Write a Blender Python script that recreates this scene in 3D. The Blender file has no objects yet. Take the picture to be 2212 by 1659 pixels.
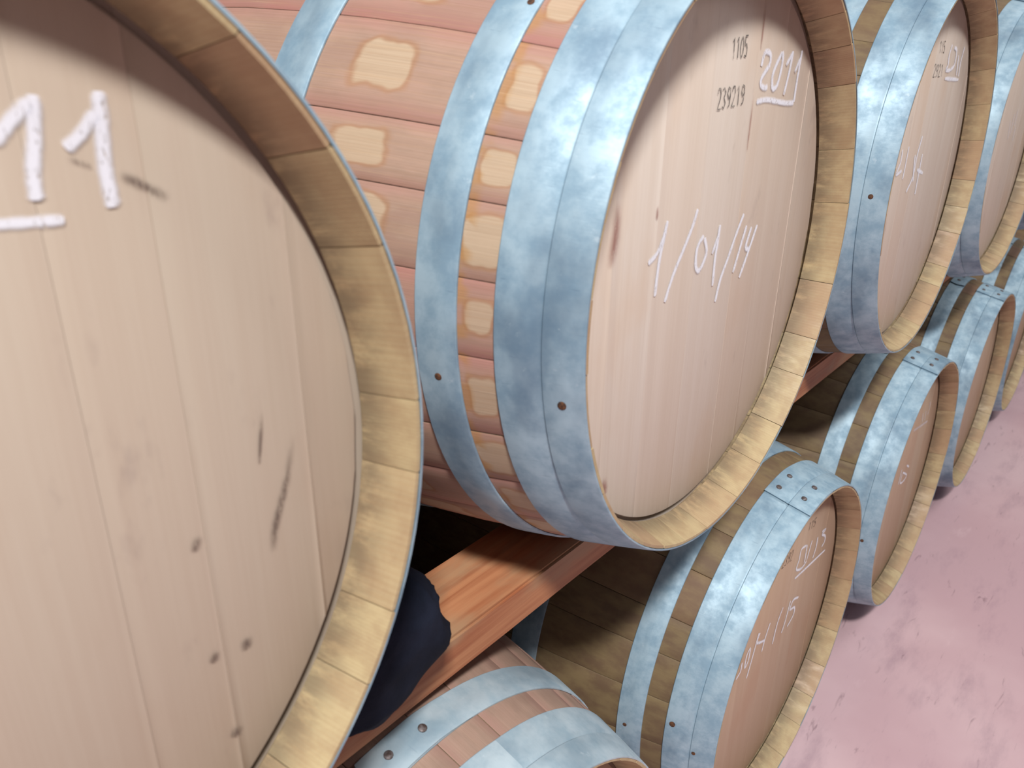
import bpy, bmesh, math, random
from mathutils import Matrix, Vector, noise
from math import sin, cos, pi, radians as rad

S = bpy.context.scene
COL = S.collection
random.seed(7)

# ------------------------------------------------------------------ camera
cd = bpy.data.cameras.new('camera')
cam = bpy.data.objects.new('camera', cd)
COL.objects.link(cam)
R_ = Vector((0.63703254, -0.77080476, 0.00703965))
U_ = Vector((0.29333716, 0.25085401, 0.92251048))
F_ = Vector((0.71284139, 0.5856042, -0.38590785))
P_ = Vector((-0.7285, -0.3050, 1.2476))
cam.matrix_world = Matrix(((R_.x, U_.x, -F_.x, P_.x), (R_.y, U_.y, -F_.y, P_.y), (R_.z, U_.z, -F_.z, P_.z), (0, 0, 0, 1)))
cd.sensor_width = 36.0
cd.lens = 36.0 * 1742.3 / 2212.0
cd.clip_start = 0.02
cd.dof.use_dof = True
cd.dof.focus_distance = 1.0
cd.dof.aperture_fstop = 9.0
S.camera = cam

# ------------------------------------------------------------------ light
W = bpy.data.worlds.new('hall_ambience')
S.world = W
W.use_nodes = True
bg = W.node_tree.nodes['Background']
bg.inputs['Color'].default_value = (0.90, 0.93, 1.0, 1)
bg.inputs['Strength'].default_value = 0.3


def lamp(name, loc, aim, sx, sy, watts, col):
    ld = bpy.data.lights.new(name, 'AREA')
    ld.shape = 'RECTANGLE'
    ld.size = sx
    ld.size_y = sy
    ld.energy = watts
    ld.color = col
    o = bpy.data.objects.new(name, ld)
    COL.objects.link(o)
    o.location = loc
    o.rotation_euler = (Vector(aim) - Vector(loc)).to_track_quat('-Z', 'Y').to_euler()
    o['kind'] = 'structure'
    return o


lamp('ceiling_light', (-1.95, -1.65, 4.0), (-0.5, -0.3, 0.8), 0.5, 0.3, 195, (1.0, 0.985, 0.965))
lamp('ceiling_light', (3.6, -2.2, 4.1), (2.6, -0.3, 0.5), 2.2, 0.9, 62, (1.0, 0.985, 0.965))
S.view_settings.view_transform = 'Standard'
S.view_settings.look = 'None'
S.view_settings.exposure = 0.12
S.view_settings.gamma = 1.0
S.view_settings.use_curve_mapping = False


# ------------------------------------------------------------------ materials
def srgb(r, g, b):
    f = lambda c: (c / 255 / 12.92) if c / 255 <= 0.04045 else ((c / 255 + 0.055) / 1.055) ** 2.4
    return (f(r), f(g), f(b), 1.0)


class M:
    """small node helper"""
    def __init__(s, name):
        s.m = bpy.data.materials.new(name)
        s.m.use_nodes = True
        s.nt = s.m.node_tree
        s.b = s.nt.nodes['Principled BSDF']
        s.out = s.nt.nodes['Material Output']

    def n(s, t, **k):
        x = s.nt.nodes.new(t)
        for a, v in k.items():
            setattr(x, a, v)
        return x

    def l(s, a, b):
        s.nt.links.new(a, b)

    def val(s, x, inp):
        if isinstance(x, (int, float)):
            inp.default_value = x
        elif isinstance(x, tuple):
            inp.default_value = x
        else:
            s.l(x, inp)

    def math(s, op, a, b=0.0, c=None, clamp=False):
        x = s.n('ShaderNodeMath', operation=op, use_clamp=clamp)
        s.val(a, x.inputs[0])
        s.val(b, x.inputs[1])
        if c is not None:
            s.val(c, x.inputs[2])
        return x.outputs[0]

    def mix(s, f, a, b, mode='MIX'):
        x = s.n('ShaderNodeMix', data_type='RGBA', blend_type=mode)
        s.val(f, x.inputs[0])
        s.val(a, x.inputs[6])
        s.val(b, x.inputs[7])
        return x.outputs[2]

    def ramp(s, v, lo, hi, a=0.0, b=1.0):
        x = s.n('ShaderNodeMapRange', interpolation_type='SMOOTHSTEP')
        s.val(v, x.inputs[0])
        x.inputs[1].default_value = lo
        x.inputs[2].default_value = hi
        x.inputs[3].default_value = a
        x.inputs[4].default_value = b
        return x.outputs[0]

    def mapping(s, vec, scale):
        x = s.n('ShaderNodeMapping')
        s.l(vec, x.inputs[0])
        x.inputs['Scale'].default_value = scale
        return x.outputs[0]

    def noise(s, vec, scale=5.0, detail=4.0, rough=0.55, w=None, dist=0.0):
        x = s.n('ShaderNodeTexNoise', noise_dimensions='4D' if w is not None else '3D')
        s.l(vec, x.inputs['Vector'])
        if w is not None:
            s.val(w, x.inputs['W'])
        x.inputs['Scale'].default_value = scale
        x.inputs['Detail'].default_value = detail
        x.inputs['Roughness'].default_value = rough
        x.inputs['Distortion'].default_value = dist
        return x.outputs[0]

    def bump(s, h, strength=0.3, dist=0.001):
        x = s.n('ShaderNodeBump')
        x.inputs['Strength'].default_value = strength
        x.inputs['Distance'].default_value = dist
        s.l(h, x.inputs['Height'])
        s.l(x.outputs[0], s.b.inputs['Normal'])

    def uv(s):
        x = s.n('ShaderNodeUVMap')
        x.uv_map = 'uv'
        return x.outputs[0]

    def obj(s):
        return s.n('ShaderNodeTexCoord').outputs['Object']

    def rnd(s):
        o = s.n('ShaderNodeObjectInfo').outputs['Random']
        return s.math('MULTIPLY', o, 37.0), o

    def sep(s, v):
        x = s.n('ShaderNodeSeparateXYZ')
        s.l(v, x.inputs[0])
        return x.outputs

    def base(s, c, rough=0.6, metal=0.0, spec=None):
        s.val(c, s.b.inputs['Base Color'])
        s.val(rough, s.b.inputs['Roughness'])
        s.val(metal, s.b.inputs['Metallic'])
        if spec is not None:
            s.b.inputs['Specular IOR Level'].default_value = spec
        return s.m


def mat_head(name, c1, c2, c3):
    m = M(name)
    v = m.uv()
    w, r = m.rnd()
    fine = m.noise(m.mapping(v, (420, 9, 1)), 1.0, 3, 0.6, w)
    band = m.noise(m.mapping(v, (45, 1.6, 1)), 1.0, 3, 0.5, w)
    blot = m.noise(m.mapping(v, (9, 5, 1)), 1.0, 4, 0.55, w)
    c = m.mix(m.ramp(band, 0.2, 0.8, 0.15, 0.85), c1, c2)
    c = m.mix(m.ramp(blot, 0.5, 0.72, 0, 0.6), c, c3)
    c = m.mix(m.ramp(r, 0.0, 1.0, 0.0, 0.4), c, c3)
    smudge = m.noise(m.mapping(v, (26, 12, 1)), 1.0, 4, 0.65, w)
    c = m.mix(m.ramp(smudge, 0.6, 0.78, 0, 0.4), c, srgb(140, 122, 118))
    c = m.mix(m.ramp(fine, 0.3, 0.7, 0.0, 0.07), c, srgb(150, 118, 90))
    m.bump(fine, 0.05, 0.0004)
    return m.base(c, 0.5, 0, 0.35)


def mat_stave(name, tan1, tan2, pink, pinkness, patches):
    m = M(name)
    v = m.uv()
    x, y, _ = m.sep(v)
    w, r = m.rnd()
    fine = m.noise(m.mapping(v, (55, 9, 1)), 1.0, 4, 0.65, w)
    saw = m.noise(m.mapping(v, (26, 7, 1)), 1.0, 3, 0.6, w)
    blot = m.noise(m.mapping(v, (1.1, 14, 1)), 1.0, 4, 0.6, w)
    c = m.mix(m.ramp(blot, 0.35, 0.65), tan1, tan2)
    pk = m.math('ADD', m.ramp(blot, 0.62, 0.4, 0.0, 0.55), m.ramp(m.math('ABSOLUTE', x), 0.5, 1.0, 0, 0.55))
    pk = m.math('MULTIPLY', m.math('ADD', pk, m.ramp(r, 0.55, 1.0, -0.12, 0.4)), pinkness, clamp=True)
    inside = m.ramp(m.n('ShaderNodeNewGeometry').outputs['Backfacing'], 0, 1)
    outer = m.ramp(y, 0.02, 0.05)
    pk = m.math('MULTIPLY', pk, outer)
    c = m.mix(pk, c, pink)
    hgt = m.math('ADD', fine, m.math('MULTIPLY', saw, 0.8))
    if patches:
        wob = m.noise(m.mapping(v, (1.6, 38, 1)), 1.0, 1.5, 0.5, w)
        wb = m.math('ADD', m.math('MULTIPLY', m.math('SUBTRACT', wob, 0.5), 0.75), m.ramp(r, 0.0, 1.0, -0.12, 0.3))
        best = None
        for vc, hv in ((0.206, 0.032), (0.083, 0.016), (0.744, 0.032)):
            dy = m.math('DIVIDE', m.math('ABSOLUTE', m.math('SUBTRACT', y, vc)), hv)
            dx = m.math('DIVIDE', m.math('ABSOLUTE', m.math('ADD', x, 0.05)), 0.62)
            d = m.math('ADD', m.math('POWER', m.math('ADD', m.math('POWER', dx, 5.0), m.math('POWER', dy, 5.0)), 0.2), wb)
            best = d if best is None else m.math('MINIMUM', best, d)
        edge = m.math('MULTIPLY', m.ramp(best, 0.86, 0.98), m.ramp(best, 1.2, 1.02))
        c = m.mix(m.math('MULTIPLY', edge, 0.35), c, srgb(165, 110, 50))
        c = m.mix(m.ramp(best, 1.04, 0.88, 0, 0.75), c, srgb(198, 176, 148))
        c = m.mix(m.ramp(saw, 0.5, 0.62, 0, 0.22), c, srgb(176, 140, 108))
    if patches:
        amb = m.math('MULTIPLY', m.math('MULTIPLY', m.ramp(y, 0.088, 0.097), m.ramp(y, 0.103, 0.1005)), m.ramp(wob, 0.42, 0.55))
        c = m.mix(m.math('MULTIPLY', amb, 0.5), c, srgb(178, 128, 60))
    c = m.mix(m.ramp(fine, 0.35, 0.75, 0, 0.3), c, srgb(120, 88, 62))
    c = m.mix(m.ramp(saw, 0.6, 0.75, 0, 0.25), c, srgb(228, 205, 170))
    m.bump(hgt, 0.25, 0.0008)
    return m.base(c, 0.6, 0, 0.3)


def mat_chime(name, tint):
    """staves of the other barrels and the sawn chime: hull brown, pale end wood near y = 0"""
    m = M(name)
    v = m.uv()
    x, y, _ = m.sep(v)
    w, r = m.rnd()
    ring = m.noise(m.mapping(v, (14, 10, 1)), 1.0, 3, 0.5, w, 1.5)
    fine = m.noise(m.mapping(v, (30, 9, 1)), 1.0, 4, 0.65, w)
    blot = m.noise(m.mapping(v, (1.4, 22, 1)), 1.0, 4, 0.6, w)
    hull = m.mix(m.ramp(blot, 0.35, 0.65), srgb(128, 110, 80), srgb(108, 88, 68))
    hull = m.mix(m.ramp(r, 0.5, 1, 0, 0.5), hull, srgb(132, 96, 78))
    c = m.mix(m.ramp(fine, 0.35, 0.75, 0, 0.2), hull, srgb(105, 80, 58))
    m.bump(fine, 0.15, 0.0008)
    return m.base(c, 0.6, 0, 0.3)


def mat_end(name):
    m = M(name)
    v = m.uv()
    x, y, _ = m.sep(v)
    w, r = m.rnd()
    wave = m.n('ShaderNodeTexWave', wave_type='BANDS', bands_direction='X')
    m.l(v, wave.inputs['Vector'])
    wave.inputs['Scale'].default_value = 3.2
    wave.inputs['Distortion'].default_value = 2.2
    wave.inputs['Detail'].default_value = 2
    wave.inputs['Detail Scale'].default_value = 1.6
    m.l(w, wave.inputs['Phase Offset'])
    fine = m.noise(m.mapping(v, (40, 14, 1)), 1.0, 4, 0.65, w)
    blot = m.noise(m.mapping(v, (1.5, 40, 1)), 1.0, 4, 0.6, w)
    c = m.mix(m.ramp(blot, 0.35, 0.65), srgb(186, 168, 130), srgb(170, 148, 114))
    c = m.mix(m.ramp(r, 0.3, 1.0, 0, 0.55), c, srgb(168, 134, 108))
    c = m.mix(m.ramp(wave.outputs[1], 0.3, 0.9, 0, 0.10), c, srgb(160, 122, 80))
    c = m.mix(m.ramp(fine, 0.4, 0.7, 0, 0.12), c, srgb(120, 95, 70))
    # grey dirt along the croze, spread wider to paint in the chime's shade
    dirt_shade = m.noise(m.mapping(v, (2.2, 25, 1)), 1.0, 5, 0.7, w)
    d = m.math('MULTIPLY', m.ramp(y, 0.008, 0.034), m.ramp(dirt_shade, 0.28, 0.56))
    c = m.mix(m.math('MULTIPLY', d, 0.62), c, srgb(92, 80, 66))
    m.bump(m.math('ADD', fine, m.math('MULTIPLY', wave.outputs[1], 0.5)), 0.12, 0.0004)
    return m.base(c, m.ramp(dirt_shade, 0.3, 0.6, 0.38, 0.6), 0, 0.4)


def mat_steel(name, base1, base2, dark):
    m = M(name)
    v = m.uv()
    w, r = m.rnd()
    sp = m.noise(m.mapping(v, (38, 38, 1)), 1.0, 5, 0.65, w)
    big = m.noise(m.mapping(v, (9, 16, 1)), 1.0, 4, 0.55, w)
    fine = m.noise(m.mapping(v, (160, 700, 1)), 1.0, 3, 0.6, w)
    dash = m.noise(m.mapping(v, (520, 60, 1)), 1.0, 2, 0.5, w)
    c = m.mix(m.ramp(sp, 0.35, 0.68), base1, base2)
    c = m.mix(m.ramp(big, 0.44, 0.72, 0, 0.65), c, dark)
    c = m.mix(m.ramp(dash, 0.66, 0.78, 0, 0.3), c, dark)
    c = m.mix(m.ramp(m.noise(m.mapping(v, (60, 60, 1)), 1.0, 4, 0.7, m.math('ADD', w, 5.0)), 0.62, 0.74, 0, 0.35), c, srgb(206, 218, 224))
    m.bump(m.math('ADD', sp, m.math('MULTIPLY', dash, 0.5)), 0.16, 0.0008)
    return m.base(c, m.ramp(sp, 0.3, 0.7, 0.52, 0.66), 0.25)


def mat_simple(name, c1, c2, scale, rough, metal=0.0, bump=0.2, spec=None):
    m = M(name)
    v = m.obj()
    n = m.noise(v, scale, 5, 0.6)
    m.bump(n, bump, 0.001)
    return m.base(m.mix(m.ramp(n, 0.35, 0.65), c1, c2), rough, metal, spec)


def mat_mark(name, col, cut=0.42, opacity=0.95, rough=0.8, soft=0.25, fade=False):
    """chalk, ink or a stain rubbed on the wood: a flat print whose grainy edge lets the wood through"""
    m = M(name)
    v = m.uv()
    x, y, _ = m.sep(v)
    w, r = m.rnd()
    g = m.noise(m.mapping(m.obj(), (700, 700, 200)), 1.0, 3, 0.7)
    a = m.ramp(m.math('ABSOLUTE', x), 1.0, soft)
    a = m.math('MULTIPLY', a, m.ramp(g, cut - 0.14, cut + 0.06))
    a = m.math('MULTIPLY', a, opacity)
    if fade:
        a = m.math('MULTIPLY', a, m.math('MULTIPLY', m.ramp(y, 0.0, 0.45), m.ramp(y, 1.0, 0.6)))
    m.l(a, m.b.inputs['Alpha'])
    return m.base(col, rough, 0, 0.2)


MT = {}
MT['head'] = mat_head('head_oak', srgb(216, 206, 196), srgb(206, 192, 178), srgb(206, 184, 164))
MT['head_warm'] = mat_head('head_oak_warm', srgb(194, 174, 152), srgb(182, 158, 134), srgb(180, 146, 120))
MT['head_near'] = mat_head('head_oak_near', srgb(202, 192, 176), srgb(196, 182, 166), srgb(188, 166, 146))
MT['stained'] = mat_stave('stave_oak_wine_stained', srgb(184, 162, 140), srgb(168, 138, 122), srgb(172, 104, 104), 0.5, True)
MT['stained_plain'] = mat_stave('stave_oak_pinkish', srgb(176, 150, 132), srgb(154, 128, 114), srgb(150, 104, 100), 0.5, False)
MT['hull'] = mat_chime('stave_oak', None)
MT['end'] = mat_end('chime_end_grain')
MT['steel'] = mat_steel('galvanised_steel', srgb(166, 190, 203), srgb(134, 162, 180), srgb(84, 108, 130))
MT['steel_pale'] = mat_steel('galvanised_steel_pale', srgb(184, 200, 208), srgb(160, 182, 194), srgb(112, 136, 152))
MT['rivet'] = mat_simple('rivet_steel', srgb(120, 112, 112), srgb(84, 70, 66), 300, 0.55, 0.4)
MT['rust'] = mat_simple('nail_rust', srgb(112, 72, 44), srgb(60, 44, 38), 500, 0.8, 0.1)
MT['beam'] = mat_simple('beam', srgb(1, 1, 1), srgb(1, 1, 1), 1, 0.7)
MT['chalk'] = mat_mark('white_chalk', srgb(236, 238, 246), 0.40, 0.92)
MT['chalk_faint'] = mat_mark('faint_white_chalk', srgb(228, 226, 232), 0.47, 0.6)
MT['ink'] = mat_mark('black_stencil_ink', srgb(58, 58, 60), 0.46, 0.9)
MT['wine'] = mat_mark('wine_stain', srgb(150, 84, 74), 0.40, 0.6, soft=-0.3, fade=True)
MT['soot'] = mat_mark('grey_scuff', srgb(100, 84, 78), 0.44, 0.75, soft=-0.3, fade=True)


def build_beam_mat():
    m = M('red_brown_beam')
    v = m.obj()
    g = m.noise(m.mapping(v, (2.2, 70, 70)), 1.0, 5, 0.6, None, 0.6)
    b = m.noise(m.mapping(v, (5, 14, 14)), 1.0, 4, 0.6)
    c = m.mix(m.ramp(g, 0.35, 0.65), srgb(188, 130, 92), srgb(160, 98, 66))
    c = m.mix(m.ramp(b, 0.42, 0.62, 0, 0.75), c, srgb(170, 138, 106))
    c = m.mix(m.ramp(g, 0.62, 0.75, 0, 0.4), c, srgb(96, 58, 40))
    m.bump(g, 0.3, 0.001)
    return m.base(c, 0.55, 0, 0.35)


def build_floor_mat():
    m = M('pink_painted_concrete')
    v = m.obj()
    a = m.noise(v, 1.1, 5, 0.6)
    b = m.noise(m.mapping(v, (3.0, 9.0, 1)), 1.0, 6, 0.68)
    s = m.noise(v, 130, 3, 0.7)
    c = m.mix(m.ramp(a, 0.35, 0.65), srgb(214, 184, 188), srgb(198, 164, 170))
    c = m.mix(m.ramp(b, 0.5, 0.74, 0, 0.5), c, srgb(152, 124, 136))
    c = m.mix(m.ramp(b, 0.40, 0.25, 0, 0.5), c, srgb(226, 198, 202))
    sc = m.noise(m.mapping(v, (9, 46, 1)), 1.0, 4, 0.6, None, 1.0)
    c = m.mix(m.ramp(sc, 0.62, 0.74, 0, 0.5), c, srgb(112, 84, 92))
    c = m.mix(m.ramp(s, 0.74, 0.8, 0, 0.5), c, srgb(96, 72, 78))
    m.bump(m.math('ADD', b, m.math('MULTIPLY', s, 0.3)), 0.12, 0.002)
    return m.base(c, m.ramp(b, 0.3, 0.7, 0.38, 0.6), 0, 0.4)


def build_cloth_mat():
    m = M('navy_cloth')
    v = m.obj()
    n = m.noise(v, 28, 4, 0.6)
    f = m.noise(v, 900, 2, 0.5)
    m.bump(m.math('ADD', n, m.math('MULTIPLY', f, 0.3)), 0.5, 0.003)
    return m.base(m.mix(m.ramp(n, 0.3, 0.7), srgb(20, 24, 36), srgb(30, 34, 48)), 0.9, 0, 0.15)


MT['beam'] = build_beam_mat()
MT['floor'] = build_floor_mat()
MT['cloth'] = build_cloth_mat()
MT['wall'] = mat_simple('dim_plaster', srgb(66, 62, 60), srgb(58, 54, 52), 6, 0.9)  # kept dark so the walls bounce little light back


# ------------------------------------------------------------------ mesh helpers
def mesh_obj(name, verts, faces, mats, parent=None, uvs=None, fmat=None, smooth=True):
    me = bpy.data.meshes.new(name)
    me.from_pydata([tuple(v) for v in verts], [], faces)
    for mm in (mats if isinstance(mats, (list, tuple)) else [mats]):
        me.materials.append(mm)
    if uvs is not None:
        lay = me.uv_layers.new(name='uv')
        idx = [0] * len(me.loops)
        me.loops.foreach_get('vertex_index', idx)
        flat = [c for i in idx for c in uvs[i]]
        lay.data.foreach_set('uv', flat)
    if fmat is not None:
        me.polygons.foreach_set('material_index', fmat)
    if smooth:
        me.polygons.foreach_set('use_smooth', [True] * len(me.polygons))
        me.set_sharp_from_angle(angle=rad(38))
    me.update()
    o = bpy.data.objects.new(name, me)
    COL.objects.link(o)
    if parent:
        o.parent = parent
    return o


def empty(name, loc, label, cat, group=None):
    o = bpy.data.objects.new(name, None)
    o.empty_display_size = 0.1
    COL.objects.link(o)
    o.location = loc
    o['label'] = label
    o['category'] = cat
    if group:
        o['group'] = group
    return o


LEN = 0.95
RB = 0.3465
RE = 0.2812


def hull_r(y):
    t = (y - LEN / 2) / (LEN / 2)
    return RB - (RB - RE) * t * t


# profile of a stave, outer skin (y, r) and inner skin
YO = [0.0, 0.012, 0.034, 0.07, 0.12, 0.18, 0.24, 0.31, 0.39, 0.475]
YO = YO + [LEN - y for y in reversed(YO[:-1])]
IN = [(0.0, 0.2782), (0.0355, 0.2668), (0.0365, 0.2668), (0.0372, 0.2762), (0.052, 0.2762), (0.054, 0.267)]
IN = IN + [(y, hull_r(y) - 0.026) for y in (0.12, 0.24, 0.36, 0.475)]
IN = IN + [(LEN - y, r) for y, r in reversed(IN[:-1])]


def stave(a0, a1, parent, mats, rnd):
    """a0..a1 in radians; local axis of the barrel is +Y, front at y = 0"""
    dy = rnd.uniform(-0.0006, 0.0006)
    dr = rnd.uniform(-0.0003, 0.0003)
    nseg = 4
    g = 0.0003 / 0.28
    b = 0.0013 / 0.28
    angs = [a0 + g, a0 + g + b] + [a0 + g + b + (a1 - a0 - 2 * g - 2 * b) * k / nseg for k in range(1, nseg)] + [a1 - g - b, a1 - g]
    V, UV, Fc, fm = [], [], [], []
    na = len(angs)
    hw = (a1 - a0) / 2
    mid = (a0 + a1) / 2

    def row(y, r, inset, end_uv=None):
        s = len(V)
        for k, a in enumerate(angs):
            rr = r - (inset if k in (0, na - 1) else 0)
            V.append((rr * cos(a), y, rr * sin(a)))
            UV.append(((a - mid) / hw, y if end_uv is None else end_uv))
        return s
    rows = []
    for y in YO:
        rows.append((row(y + (dy if y < 0.01 else 0), hull_r(y) + dr, 0.0007), 0))
    inn = list(reversed(IN))
    for y, r in inn:
        rows.append((row(y + (dy if y < 0.01 else 0), r, -0.0004 if y < 0.03 else 0.0), 1))
    n = len(rows)
    for i in range(n):
        s0, s1 = rows[i][0], rows[(i + 1) % n][0]
        y1 = i + 1
        mi = 1 if (i >= len(YO) - 1) else 0
        for k in range(na - 1):
            Fc.append((s0 + k, s0 + k + 1, s1 + k + 1, s1 + k))
            fm.append(mi)
    # side faces: quads between the outer row and the inner row nearest in y
    no = len(YO)
    for k in (0, na - 1):
        loop = [rows[i][0] + k for i in range(n)]
        f = loop if k == 0 else loop[::-1]
        Fc.append(tuple(f))
        fm.append(1)
    return mesh_obj('stave', V, Fc, mats, parent, UV, fm)


def head_plank(x0, x1, parent, mat, rnd, ydepth=0.0385, flip=False):
    V, UV, Fc = [], [], []
    dy = rnd.uniform(-0.0002, 0.0002)

    def outline(R, ins):
        a, b = x0 + ins, x1 - ins
        if x0 < -0.26:
            a = -R * 0.99999
        if x1 > 0.26:
            b = R * 0.99999
        n = 12
        pts = []
        for k in range(n + 1):
            x = a + (b - a) * k / n
            pts.append((x, -math.sqrt(max(R * R - x * x, 0))))
        for k in range(n, -1, -1):
            x = a + (b - a) * k / n
            pts.append((x, math.sqrt(max(R * R - x * x, 0))))
        return pts
    rings = [(0.0, 0.2628, 0.00014), (0.0004, 0.2634, 0.00005), (0.0045, 0.2640, 0.00005), (0.0055, 0.2755, 0.00005), (0.013, 0.2755, 0.00005)]
    st = []
    for d, R, ins in rings:
        st.append(len(V))
        for x, z in outline(R, ins):
            V.append((x, ydepth + dy + d if not flip else LEN - ydepth - d, z))
            UV.append((x, z))
    n = 26
    Fc.append(tuple(range(st[0], st[0] + n)))
    for i in range(4):
        for k in range(n):
            k2 = (k + 1) % n
            Fc.append((st[i] + k, st[i + 1] + k, st[i + 1] + k2, st[i] + k2))
    Fc.append(tuple(reversed(range(st[4], st[4] + n))))
    if flip:
        Fc = [tuple(reversed(f)) for f in Fc]
    return mesh_obj('head_plank' if not flip else 'rear_head_plank', V, Fc, mat, parent, UV)


def hoop(name, y0, y1, parent, mat, creases=(), seg=120, thick=0.0020, off=0.0003, arc=None, lapend=None, flip=False):
    """steel band lying on the hull; arc (deg) for a lap piece"""
    ys = [y0, y0 + 0.0008]
    for c in creases:
        ys += [c - 0.0022, c - 0.0009, c + 0.0009, c + 0.0022]
    if not creases:
        ys += [(y0 + y1) / 2]
    ys += [y1 - 0.0008, y1]
    prof = []
    for y in ys:
        d = 0.0
        for c in creases:
            if abs(y - c) < 0.001:
                d = -0.0013
        if y in (y0, y1):
            d = -0.0006
        prof.append((y, hull_r(y) + off + thick + d))
    inner = [(y1, hull_r(y1) + off), (y0, hull_r(y0) + off)]
    allp = prof + inner
    V, UV, Fc = [], [], []
    closed = arc is None
    A0, A1 = (0.0, 360.0) if closed else arc
    ns = seg if closed else max(6, int((A1 - A0) / 2))
    cnt = ns if closed else ns + 1
    for k in range(cnt):
        for j, (y, r) in enumerate(allp):
            t = k / ns
            e = 0.0
            if not closed and lapend:
                ed = sorted([y0] + list(creases) + [y1])
                for q in range(len(ed) - 1):
                    if ed[q] <= y <= ed[q + 1]:
                        e = lapend * sin(pi * (y - ed[q]) / (ed[q + 1] - ed[q]))
            a = rad(A0 + (A1 + e - A0) * t)
            lift = 0.0
            if not closed:
                lift = 0.0008 * max(0, (t - 0.8) / 0.2) - 0.0026 * max(0, (0.4 - t) / 0.4)
            rr = r + lift
            yy = LEN - y if flip else y
            V.append((rr * cos(a), yy, rr * sin(a)))
            UV.append((0.3 * a, y))
    n = len(allp)
    for k in range(ns):
        k2 = (k + 1) % cnt
        for j in range(n):
            j2 = (j + 1) % n
            Fc.append((k * n + j, k2 * n + j, k2 * n + j2, k * n + j2))
    if not closed:
        Fc.append(tuple(range(n)))
        Fc.append(tuple(reversed(range(ns * n, ns * n + n))))
    if flip:
        Fc = [tuple(reversed(f)) for f in Fc]
    return mesh_obj(name, V, Fc, mat, parent, UV)


def disc_on_hull(name, ang, y, rr, h, lift, parent, mat, n=14):
    """low domed disc (rivet head or nail head) whose axis is the hull normal"""
    a = rad(ang)
    R0 = hull_r(y) + lift
    nrm = Vector((cos(a), 0, sin(a)))
    t1 = Vector((-sin(a), 0, cos(a)))
    slope = (hull_r(y + 0.005) - hull_r(y - 0.005)) / 0.01
    t2 = Vector((cos(a) * slope, 1, sin(a) * slope)).normalized()
    nrm = t2.cross(t1).normalized()
    if nrm.dot(Vector((cos(a), 0, sin(a)))) < 0:
        nrm = -nrm
    c = Vector((R0 * cos(a), y, R0 * sin(a)))
    V, F = [], []
    for q, (f, z) in enumerate(((1.0, -0.0005), (1.0, h * 0.45), (0.72, h * 0.9))):
        for k in range(n):
            b = 2 * pi * k / n
            V.append(c + t1 * (rr * f * cos(b)) + t2 * (rr * f * sin(b)) + nrm * z)
    V.append(c + nrm * h)
    for q in range(2):
        for k in range(n):
            k2 = (k + 1) % n
            F.append((q * n + k, q * n + k2, (q + 1) * n + k2, (q + 1) * n + k))
    for k in range(n):
        F.append((2 * n + k, 2 * n + (k + 1) % n, 3 * n))
    me = mesh_obj(name, V, F, mat, parent)
    bm = bmesh.new()
    bm.from_mesh(me.data)
    bmesh.ops.recalc_face_normals(bm, faces=bm.faces)
    bm.to_mesh(me.data)
    bm.free()
    return me


def smooth_line(pts, sub=6):
    if len(pts) < 3:
        (x0, z0), (x1, z1) = pts
        return [(x0 + (x1 - x0) * k / 4, z0 + (z1 - z0) * k / 4) for k in range(5)]
    P = [pts[0]] + list(pts) + [pts[-1]]
    out = []
    for i in range(1, len(P) - 2):
        p0, p1, p2, p3 = P[i - 1:i + 3]
        for k in range(sub):
            t = k / sub
            out.append(tuple(0.5 * ((2 * p1[c]) + (-p0[c] + p2[c]) * t + (2 * p0[c] - 5 * p1[c] + 4 * p2[c] - p3[c]) * t * t + (-p0[c] + 3 * p1[c] - 3 * p2[c] + p3[c]) * t ** 3) for c in (0, 1)))
    out.append(pts[-1])
    return out


mark_n = [0]


def mark(name, strokes, width, parent, mat, rnd, y=0.0385, straight=False, taper=True):
    """flat writing on the barrel head: ribbons 0.4 mm proud of the planks"""
    V, UV, F = [], [], []
    for st in strokes:
        mark_n[0] += 1
        lift = 0.0006 + 0.00002 * (mark_n[0] % 7)
        width_ = width * (1.0 if straight or 'chalk' not in name else 1.28)
        L = st if straight and len(st) > 2 else smooth_line(st)
        if straight:
            # keep corners crisp by resampling linearly
            L = []
            for (xa, za), (xb, zb) in zip(st[:-1], st[1:]):
                L += [(xa + (xb - xa) * k / 3, za + (zb - za) * k / 3) for k in range(3)]
            L.append(st[-1])
        n = len(L)
        s = len(V)
        for i, (x, z) in enumerate(L):
            a = L[max(0, i - 1)]
            b = L[min(n - 1, i + 1)]
            tx, tz = b[0] - a[0], b[1] - a[1]
            ln = math.hypot(tx, tz) or 1e-6
            nx, nz = -tz / ln, tx / ln
            w = width_ / 2 * (1 + 0.08 * rnd.uniform(-1, 1))
            if taper and i in (0, n - 1):
                w *= 0.65
            for q, u in ((-1, -1.0), (0, 0.0), (1, 1.0)):
                V.append((x + nx * w * q, y - lift, z + nz * w * q))
                UV.append((u, i / n))
        for i in range(n - 1):
            for q in (0, 1):
                a = s + i * 3 + q
                F.append((a, a + 1, a + 4, a + 3))
    return mesh_obj(name, V, F, mat, parent, UV, smooth=False)


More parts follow.
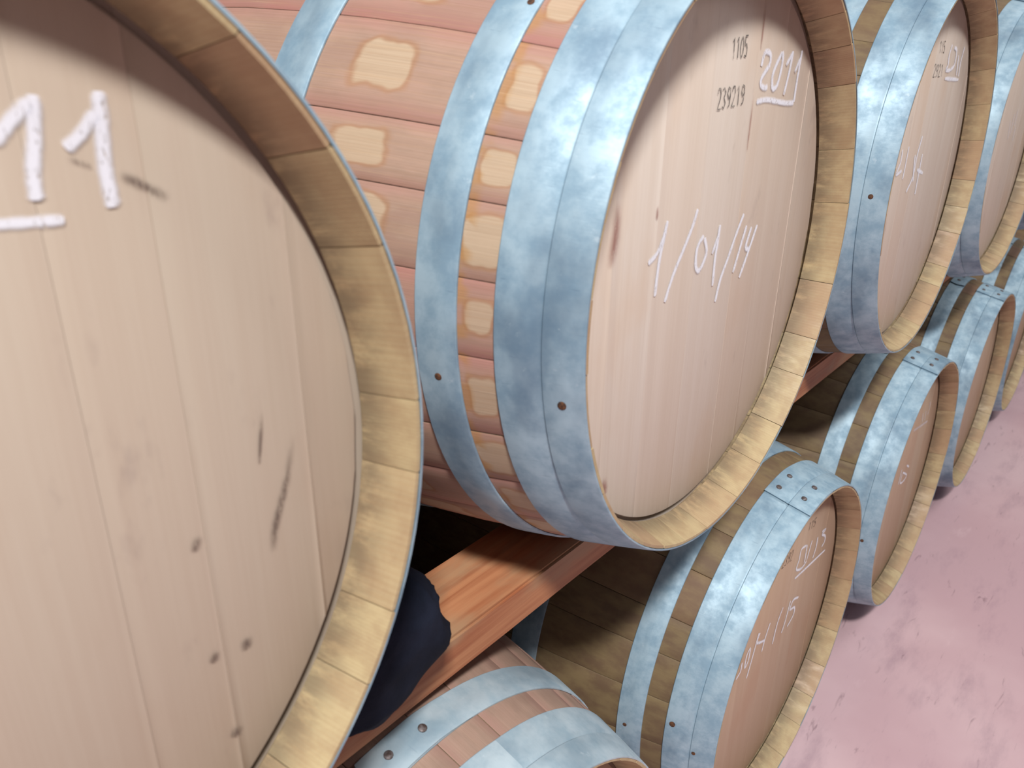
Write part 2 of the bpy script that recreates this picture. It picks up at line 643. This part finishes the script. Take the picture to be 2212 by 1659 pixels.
DIG = {
    '0': [[(0.5, 1), (0.1, 0.8), (0.0, 0.5), (0.1, 0.2), (0.5, 0), (0.9, 0.2), (1, 0.5), (0.9, 0.8), (0.5, 1)]],
    '1': [[(0.2, 0.8), (0.6, 1), (0.6, 0)]],
    '2': [[(0.05, 0.75), (0.3, 1), (0.75, 1), (0.95, 0.75), (0.8, 0.5), (0.05, 0), (1, 0)]],
    '3': [[(0.05, 0.9), (0.5, 1), (0.95, 0.78), (0.5, 0.53), (0.95, 0.25), (0.5, 0), (0.05, 0.1)]],
    '4': [[(0.75, 0), (0.75, 1), (0.05, 0.3), (1, 0.3)]],
    '5': [[(0.95, 1), (0.15, 1), (0.1, 0.55), (0.6, 0.62), (0.95, 0.35), (0.7, 0.02), (0.05, 0.08)]],
    '9': [[(0.95, 0.6), (0.5, 0.42), (0.08, 0.68), (0.4, 1), (0.85, 0.92), (0.95, 0.6), (0.75, 0.1), (0.2, 0)]],
}


def stencil(text, quad, parent, rnd, width=0.0021):
    """black stencilled number: quad = TL, TR, BL, BR in head coordinates"""
    TL, TR, BL, BR = quad
    n = len(text)
    for i, ch in enumerate(text):
        st = []
        for line in DIG[ch]:
            pts = []
            for u, v in line:
                U = (i + 0.12 + 0.72 * u) / n
                x = (BL[0] * (1 - U) + BR[0] * U) * (1 - v) + (TL[0] * (1 - U) + TR[0] * U) * v
                z = (BL[1] * (1 - U) + BR[1] * U) * (1 - v) + (TL[1] * (1 - U) + TR[1] * U) * v
                pts.append((x, z))
            st.append(pts)
        mark('stencilled_digit', st, width, parent, MT['ink'], rnd, straight=True, taper=False)


def joints(anchors, rnd, mean=12.2):
    """fill the measured joint angles up to a full ring of staves"""
    A = sorted(a % 360 for a in anchors) or [rnd.uniform(0, 12)]
    out = []
    for i, a in enumerate(A):
        b = A[(i + 1) % len(A)] + (360 if i == len(A) - 1 else 0)
        gap = b - a
        out.append(a)
        if gap > 20.5:
            k = max(2, round(gap / mean))
            ws = [rnd.uniform(0.75, 1.25) for _ in range(k)]
            t = a
            for w in ws[:-1]:
                t += gap * w / sum(ws)
                out.append(t)
    return out


def barrel(x, y, z, a, b, label, stave_mats, head_mat, anchors=(), planks=None, seed=0, group=None, steel='steel', lap=True, detail=2):
    rnd = random.Random(seed)
    t = empty('wine_barrel', (x, y, z), label, 'barrel', group)
    t.rotation_euler = (-b, 0, a)
    J = joints(anchors, rnd)
    for i in range(len(J)):
        a0 = rad(J[i])
        a1 = rad(J[(i + 1) % len(J)] + (360 if i == len(J) - 1 else 0))
        stave(a0, a1, t, stave_mats, rnd)
    if planks is None:
        e = [-0.27]
        xx = -0.27 + rnd.uniform(0.05, 0.09)
        while xx < 0.22:
            e.append(xx)
            xx += rnd.uniform(0.055, 0.095)
        planks = e + [0.27]
    for p, q in zip(planks[:-1], planks[1:]):
        head_plank(p, q, t, head_mat, rnd)
    rp = [-0.27, -0.2, -0.12, -0.04, 0.04, 0.12, 0.2, 0.27]
    for p, q in zip(rp[:-1], rp[1:]):
        head_plank(p, q, t, head_mat, rnd, flip=True)
    sm = MT[steel]
    hh = hoop('head_hoop', -0.0004, 0.0695, t, sm, creases=(0.0335,))
    qh = hoop('quarter_hoop', 0.1005, 0.1365, t, sm)
    bh = hoop('bilge_hoop', 0.272, 0.317, t, sm)
    if lap:
        L1 = hoop('hoop_lap', -0.0004, 0.0695, hh, sm, creases=(0.0335,), off=0.0025, thick=0.0019, arc=(78, 100.6), lapend=1.1)
        L2 = hoop('hoop_lap', 0.1005, 0.1365, qh, sm, off=0.0025, thick=0.0019, arc=(79, 100.5), lapend=1.0)
        if detail > 0:
            for (aa, yy) in ((89.2, 0.056), (96.6, 0.056), (87.6, 0.0195), (95.4, 0.0195)):
                disc_on_hull('rivet', aa, yy, 0.0042, 0.0022, 0.0045, hh, MT['rivet'])
            for (aa, yy) in ((88.4, 0.1185), (95.8, 0.1205)):
                disc_on_hull('rivet', aa, yy, 0.0045, 0.0022, 0.0045, qh, MT['rivet'])
    hoop('head_hoop', -0.0004, 0.0695, t, sm, creases=(0.0335,), flip=True, seg=72)
    hoop('quarter_hoop', 0.1005, 0.1365, t, sm, flip=True, seg=72)
    hoop('bilge_hoop', 0.272, 0.317, t, sm, flip=True, seg=72)
    return t, hh, qh, bh, rnd


# ------------------------------------------------------------------ setting
def slab(name, x0, x1, y0, y1, z0, z1, mat, kind='structure'):
    V = [(x, y, z) for z in (z0, z1) for y in (y0, y1) for x in (x0, x1)]
    F = [(0, 2, 3, 1), (4, 5, 7, 6), (0, 1, 5, 4), (2, 6, 7, 3), (0, 4, 6, 2), (1, 3, 7, 5)]
    o = mesh_obj(name, V, F, mat, smooth=False)
    if kind:
        o['kind'] = kind
    return o


slab('floor', -6, 14, -7, 1.6, -0.1, 0.0, MT['floor'])
slab('blocker_wall_back', -6, 14, 1.3, 1.5, 0.0, 3.6, MT['wall'])  # added tall behind the stack to keep light out of the gaps
slab('wall_right', 13.8, 14, -4, 1.3, 0.0, 3.6, MT['wall'])
slab('blocker_wall_left', -4.2, -4.0, -4, 1.3, 0.0, 3.6, MT['wall'])  # unseen, added to stop light entering from the side
slab('blocker_wall_front', -4.2, 14, -4.2, -4.0, 0.0, 3.6, MT['wall'])  # unseen, added across the aisle to cut horizontal fill light


def beam(label, y0, y1, z0, z1, x0=-1.75, x1=3.5, seed=1):
    rnd = random.Random(seed)
    bm = bmesh.new()
    bmesh.ops.create_cube(bm, size=1)
    bmesh.ops.scale(bm, vec=(x1 - x0, y1 - y0, z1 - z0), verts=bm.verts)
    bmesh.ops.subdivide_edges(bm, edges=[e for e in bm.edges if abs((e.verts[0].co - e.verts[1].co).x) > 1], cuts=50)
    bmesh.ops.bevel(bm, geom=[e for e in bm.edges if e.is_manifold and len(e.link_faces) == 2 and e.calc_face_angle() > 1], offset=0.003, segments=2, affect='EDGES')
    for v in bm.verts:
        p = v.co.copy()
        v.co.y += 0.0012 * noise.noise(Vector((p.x * 6, p.y * 20, seed)))
        v.co.z += 0.0010 * noise.noise(Vector((p.x * 5, p.z * 20, seed + 9)))
    me = bpy.data.meshes.new('support_beam')
    bm.to_mesh(me)
    bm.free()
    me.materials.append(MT['beam'])
    o = bpy.data.objects.new('support_beam', me)
    COL.objects.link(o)
    o.location = ((x0 + x1) / 2, (y0 + y1) / 2, (z0 + z1) / 2)
    o['label'] = label
    o['category'] = 'beam'
    return o


beam('long reddish-brown wooden beam lying across the lower barrels near their front ends', 0.127, 0.222, 0.681, 0.7285, seed=1)
beam('reddish-brown wooden beam across the far rear ends of the lower barrels, in the dark', 0.728, 0.823, 0.681, 0.7285, seed=2)

# ------------------------------------------------------------------ barrels
ST = [MT['stained'], MT['end']]
HU = [MT['hull'], MT['end']]
U0 = barrel(-0.7114, 0.0115, 1.0457, -0.0069, 0.0034,
            'nearest upper-row barrel, big pale head with two white painted ones, filling the left side',
            ST, MT['head_near'], anchors=(34.4, 22.4, 2.4, -7.2, -25.9, 47.5, 62.0),
            planks=[-0.27, -0.2, -0.12, -0.045, 0.035, 0.1125, 0.159, 0.228, 0.27], seed=3)
U1 = barrel(0.0, -0.0007, 1.0519, 0.0159, -0.0076,
            'upper barrel with stencilled 1105 and 1/01/14 in white on its head, pink-stained staves',
            ST, MT['head'], anchors=(139.5, 153.4, 162.3, 173, 184.5, 198, 5.3, 18.8, 35.5, -15, -29.6, -39.8, -54.4, -67, -79.8),
            planks=[-0.27, -0.19, -0.1195, -0.0425, 0.0495, 0.1127, 0.19, 0.27], seed=4)
U2 = barrel(0.7054, -0.0007, 1.0612, 0.0049, -0.0040,
            'third upper barrel from the left, white writing down the left half of its narrow-looking head',
            HU, MT['head'], seed=5)
U3 = barrel(1.4147, 0.0025, 1.0496, -0.0231, 0.0067,
            'fourth upper barrel, cut by the right edge, faint white marks on its head', HU, MT['head'], seed=6, detail=1)
U4 = barrel(2.120, 0.0, 1.0500, 0.0, 0.0,
            'farthest upper barrel, only a sliver of its steel hoop seen at the right edge', HU, MT['head'], seed=7, detail=0)
L1 = barrel(-0.3503, -0.0008, 0.3497, 0.0049, -0.0033,
            'lowest front barrel at the bottom edge under the beam, only its hooped top showing',
            [MT['stained_plain'], MT['end']], MT['head_warm'], seed=8, steel='steel_pale')
L2 = barrel(0.3609, -0.0039, 0.3517, -0.0041, -0.0070,
            'lower-row barrel with 2013 underlined in white and four rivets on top of its hoop',
            HU, MT['head_warm'], seed=9, anchors=(-40, -52.5, 10, 22))
L3 = barrel(1.0609, -0.0054, 0.3535, 0.0, 0.0015,
            'lower-row barrel behind the 2013 one, a small white 6 on its head', HU, MT['head_warm'], seed=10)
L4 = barrel(1.7590, -0.0036, 0.3498, -0.004, 0.0069,
            'fourth lower-row barrel, riveted hoop seam on top, near the right edge', HU, MT['head_warm'], seed=11)
L5 = barrel(2.4607, 0.0012, 0.3453, -0.0044, 0.0001,
            'farthest clearly visible lower-row barrel cut by the right edge above the pink floor', HU, MT['head_warm'], seed=12, detail=1)
L6 = barrel(3.16, 0.0, 0.349, 0.0, 0.0,
            'last lower-row barrel at the right edge, a thin strip behind the one before it', HU, MT['head_warm'], seed=13, detail=0)

UL = barrel(-1.425, 0.0, 1.0500, 0.0, 0.0,  # unseen neighbour, added to shade the stack from the left
            'unseen upper barrel added beyond the left edge to block light, left of the nearest one with the painted ones', HU, MT['head_near'], seed=14, detail=0)
LL = barrel(-1.058, 0.0, 0.3490, 0.0, 0.0,  # unseen, added below it to block light over the lower row
            'unseen lower barrel added beyond the lower left edge to block light, under the nearest upper barrel', HU, MT['head_warm'], seed=15, detail=0)

# hoop nails (rusty)
for (hp, aa, yy, r) in ((U1[2], -171.6, 0.119, 0.0032), (U1[1], -170.1, 0.017, 0.0036), (U1[2], 133.3, 0.108, 0.003), (U2[1], 179.0, 0.021, 0.0034),
                        (L2[2], 178.6, 0.124, 0.003), (L2[1], 172.7, 0.060, 0.0042), (L2[1], 179.5, 0.027, 0.0028), (L3[1], -178.1, 0.026, 0.0035)):
    disc_on_hull('nail', aa, yy, r, 0.0008, 0.0022, hp, MT['rust'], 10)


def group_marks(bt, strokes, width, name='chalk_stroke', mat='chalk', widths=None):
    for i, s in enumerate(strokes):
        w = widths[i] if widths else width
        mark(name, [s], w, bt[0], MT[mat], bt[4])


group_marks(U1, [[(0.0578, 0.1799), (0.0604, 0.1892), (0.066, 0.1928), (0.0764, 0.1902), (0.0776, 0.1818), (0.0688, 0.175), (0.0613, 0.1683), (0.0631, 0.1625), (0.0734, 0.16), (0.0785, 0.1615)],
                 [(0.1054, 0.1922), (0.0946, 0.1816), (0.0881, 0.171), (0.0918, 0.1595), (0.1015, 0.1608), (0.1075, 0.1733), (0.1087, 0.1869), (0.1054, 0.1922)],
                 [(0.1333, 0.1933), (0.1313, 0.1779), (0.1238, 0.1518)], [(0.1337, 0.1922), (0.1199, 0.1802)],
                 [(0.1581, 0.1939), (0.1569, 0.1844), (0.1551, 0.1639), (0.1546, 0.1437)], [(0.1561, 0.1866), (0.1453, 0.1732)],
                 [(0.0567, 0.1478), (0.081, 0.1489), (0.114, 0.1454), (0.1375, 0.1432), (0.1548, 0.1431)]], 0.0062)
group_marks(U1, [[(-0.1036, 0.0575), (-0.1084, 0.0398), (-0.1123, 0.0245), (-0.1144, 0.0053), (-0.115, -0.0079)], [(-0.1048, 0.0488), (-0.1171, 0.0318), (-0.1319, 0.025)],
                 [(-0.047, 0.0597), (-0.054, 0.0454), (-0.0681, 0.0257), (-0.0835, 0.0056), (-0.0956, -0.0177)],
                 [(-0.0284, 0.0319), (-0.0385, 0.0246), (-0.0408, 0.0146), (-0.0387, 0.0037), (-0.0318, -0.0012), (-0.0241, 0.0044), (-0.019, 0.0156), (-0.0264, 0.0294)],
                 [(0.0052, 0.037), (0.0036, 0.0173), (0.0021, 0.0031), (0.0035, -0.0238)], [(0.0031, 0.026), (-0.0057, 0.0103)],
                 [(0.0601, 0.0398), (0.0477, 0.0224), (0.0324, -0.0026), (0.0205, -0.0214), (0.0142, -0.0429)],
                 [(0.0707, 0.0262), (0.062, 0.0072), (0.0501, -0.0197)], [(0.0842, 0.0227), (0.0753, 0.0034), (0.0857, -0.0015)],
                 [(0.0987, 0.0227), (0.0854, -0.0007), (0.0682, -0.0288)]], 0.0060)
group_marks(U2, [[(0.0638, 0.1939), (0.0571, 0.1785), (0.0625, 0.1645), (0.0558, 0.1568), (0.0829, 0.1564)],
                 [(0.0813, 0.1894), (0.1, 0.1852), (0.1037, 0.1641), (0.0829, 0.1564)],
                 [(0.119, 0.1784), (0.1326, 0.1475)], [(0.1505, 0.1912), (0.1439, 0.1669), (0.1489, 0.1455)], [(0.0598, 0.1442), (0.1535, 0.1405)]], 0.0070)
group_marks(U2, [[(-0.1077, 0.049), (-0.1063, 0.0305), (-0.1175, 0.0146), (-0.0918, 0.0166)], [(-0.0761, 0.051), (-0.0759, 0.026), (-0.0768, 0.0023)],
                 [(-0.008, 0.0616), (-0.0175, 0.0334), (-0.0182, 0.0008), (-0.0412, -0.0213)], [(-0.0302, 0.0345), (-0.0242, 0.0178), (-0.0119, -0.0082)],
                 [(0.0137, 0.0323), (0.0146, -0.0027), (0.0169, -0.0318)], [(0.0002, 0.0088), (0.0411, -0.0005)]], 0.0070)
group_marks(U3, [[(0.0827, 0.0754), (0.0797, 0.0392)], [(0.0283, 0.0543), (0.0418, 0.0112)], [(0.0977, 0.038), (0.0996, 0.0038)], [(0.055, 0.066), (0.058, 0.02)]], 0.008, mat='chalk_faint')
group_marks(L2, [[(0.09, 0.1401), (0.0666, 0.1447), (0.0639, 0.1266), (0.0582, 0.1101), (0.0843, 0.098), (0.1052, 0.1012)],
                 [(0.0925, 0.1399), (0.0941, 0.1172), (0.0944, 0.1037)], [(0.1161, 0.1366), (0.1104, 0.1196), (0.1047, 0.1026)],
                 [(0.1448, 0.1288), (0.1456, 0.1081), (0.1377, 0.0895)], [(0.1653, 0.1297), (0.1832, 0.1254), (0.1684, 0.1226), (0.1873, 0.1096), (0.1902, 0.0966), (0.1786, 0.0921)],
                 [(0.058, 0.0915), (0.1198, 0.0831), (0.2035, 0.0722)],
                 [(0.0246, 0.0541), (0.0093, 0.0321), (0.0015, -0.0062)], [(0.0569, 0.0483), (0.0483, 0.0123), (0.0385, -0.007)],
                 [(0.097, 0.0316), (0.0716, 0.0408), (0.0622, 0.0269), (0.0848, 0.0179), (0.0862, 0.0007), (0.0632, -0.0098)],
                 [(-0.0666, 0.0602), (-0.0722, 0.0443), (-0.0376, 0.0273)], [(-0.0268, 0.0546), (-0.0389, 0.0314), (-0.0447, 0.0085)],
                 [(-0.0717, 0.0634), (-0.0831, 0.0254), (-0.0954, -0.0102)],
                 [(-0.0992, 0.0534), (-0.1104, 0.0438), (-0.1103, 0.0222), (-0.1001, 0.0282), (-0.0984, 0.0508)], [(-0.1253, 0.0411), (-0.1268, 0.025), (-0.1408, 0.0198)]], 0.0058)
group_marks(L3, [[(0.0372, 0.1086), (0.0986, 0.0969), (0.1702, 0.0841)], [(0.1518, 0.141), (0.1588, 0.1238), (0.1525, 0.1073)],
                 [(0.0983, 0.1301), (0.1123, 0.1031)], [(0.1259, 0.1259), (0.1338, 0.0991)]], 0.0075, mat='chalk_faint')
group_marks(L3, [[(0.0461, 0.0168), (0.0732, 0.0027)], [(0.0037, 0.0251), (0.0008, 0.004), (0.0007, -0.0128)],
                 [(0.02, 0.0089), (0.0655, -0.016), (0.0474, -0.0236), (0.0167, -0.016), (0.0156, 0.007)]], 0.0060)
group_marks(U0, [[(0.1196, 0.1837), (0.1172, 0.1681), (0.1141, 0.1555), (0.113, 0.1439)], [(0.1179, 0.1813), (0.1101, 0.1747), (0.1020, 0.1668)],
                 [(0.1451, 0.1841), (0.1435, 0.1662), (0.1424, 0.1527), (0.1428, 0.1372)], [(0.1422, 0.176), (0.1347, 0.1677), (0.128, 0.1629)],
                 [(0.085, 0.1375), (0.0963, 0.1368), (0.1108, 0.1357), (0.122, 0.135)]], 0.006, widths=[0.0068, 0.0066, 0.0076, 0.0062, 0.0052])
group_marks(U0, [[(0.1468, 0.1508), (0.1544, 0.1467), (0.1684, 0.1377)], [(0.1269, 0.1595), (0.1368, 0.155)], [(0.2193, 0.0018), (0.2108, -0.0272), (0.2011, -0.0501), (0.1973, -0.067)],
                 [(0.156, -0.0339), (0.1518, -0.0432)], [(0.1554, -0.1096), (0.1514, -0.1167)], [(0.1617, -0.169), (0.1562, -0.1755)], [(0.1729, -0.1112), (0.1731, -0.1213)],
                 [(0.2014, 0.0223), (0.1958, -0.0091)]],
            0.006, 'scuff_mark', 'soot', widths=[0.007, 0.003, 0.008, 0.008, 0.009, 0.012, 0.01, 0.004])
group_marks(U1, [[(-0.1233, 0.0746), (-0.1228, 0.0609)], [(-0.1873, 0.0866), (-0.188, 0.0614), (-0.1932, 0.0324)], [(0.048, 0.16), (0.0483, 0.1035)],
                 [(-0.184, -0.1613), (-0.1769, -0.1813)], [(0.0508, 0.2368), (0.0515, 0.1944)]],
            0.006, 'wine_stain', 'wine', widths=[0.007, 0.02, 0.005, 0.014, 0.006])
stencil('1105', [(-0.0127, 0.2037), (0.0216, 0.2064), (-0.0112, 0.1867), (0.0227, 0.1885)], U1[0], U1[4])
stencil('239219', [(-0.0326, 0.1623), (0.0273, 0.1645), (-0.0304, 0.1447), (0.028, 0.1473)], U1[0], U1[4])
stencil('115', [(-0.0139, 0.1986), (0.0209, 0.1982), (-0.0099, 0.1824), (0.0252, 0.1817)], U2[0], U2[4])
stencil('2921', [(-0.0213, 0.1662), (0.0354, 0.1656), (-0.0193, 0.1482), (0.0405, 0.1477)], U2[0], U2[4])
stencil('115', [(0.0841, 0.1861), (0.121, 0.18), (0.081, 0.1712), (0.1183, 0.165)], L2[0], L2[4])
stencil('2392', [(-0.0146, 0.1706), (0.0297, 0.1643), (-0.0178, 0.1519), (0.0265, 0.1457)], L2[0], L2[4])


# ------------------------------------------------------------------ cloth bundle wedged on the beam
def cloth():
    bm = bmesh.new()
    bmesh.ops.create_icosphere(bm, subdivisions=5, radius=1.0)
    for v in bm.verts:
        p = v.co.copy()
        fold = noise.noise(Vector((p.x * 1.5 + 3, p.y * 1.2, p.z * 1.6))) * 0.14
        ridge = 1 - abs(noise.noise(Vector((p.x * 1.6, p.y * 1.6 + 7, p.z * 2.4 + 2))))
        s = 1 + fold + 0.07 * (ridge ** 4)
        # squarish, sagging bundle
        q = Vector((math.copysign(abs(p.x) ** 0.8, p.x), math.copysign(abs(p.y) ** 0.8, p.y), math.copysign(abs(p.z) ** 0.85, p.z))) * s
        x, y, z = q.x * 0.068, q.y * 0.040, q.z * 0.056
        if z < -0.040 and y > 0.022:      # sits on the beam, its front hangs a little
            z = -0.040 + (z + 0.040) * 0.1
        v.co = (x, y, z)
    me = bpy.data.meshes.new('navy_cloth')
    bm.to_mesh(me)
    bm.free()
    me.materials.append(MT['cloth'])
    me.polygons.foreach_set('use_smooth', [True] * len(me.polygons))
    o = bpy.data.objects.new('cloth_bundle', me)
    COL.objects.link(o)
    o.location = (-0.396, 0.116, 0.796)
    o.rotation_euler = (0, rad(-12), 0)
    o['label'] = 'crumpled dark navy cloth bundle on the beam behind the nearest barrel rim'
    o['category'] = 'cloth'


cloth()
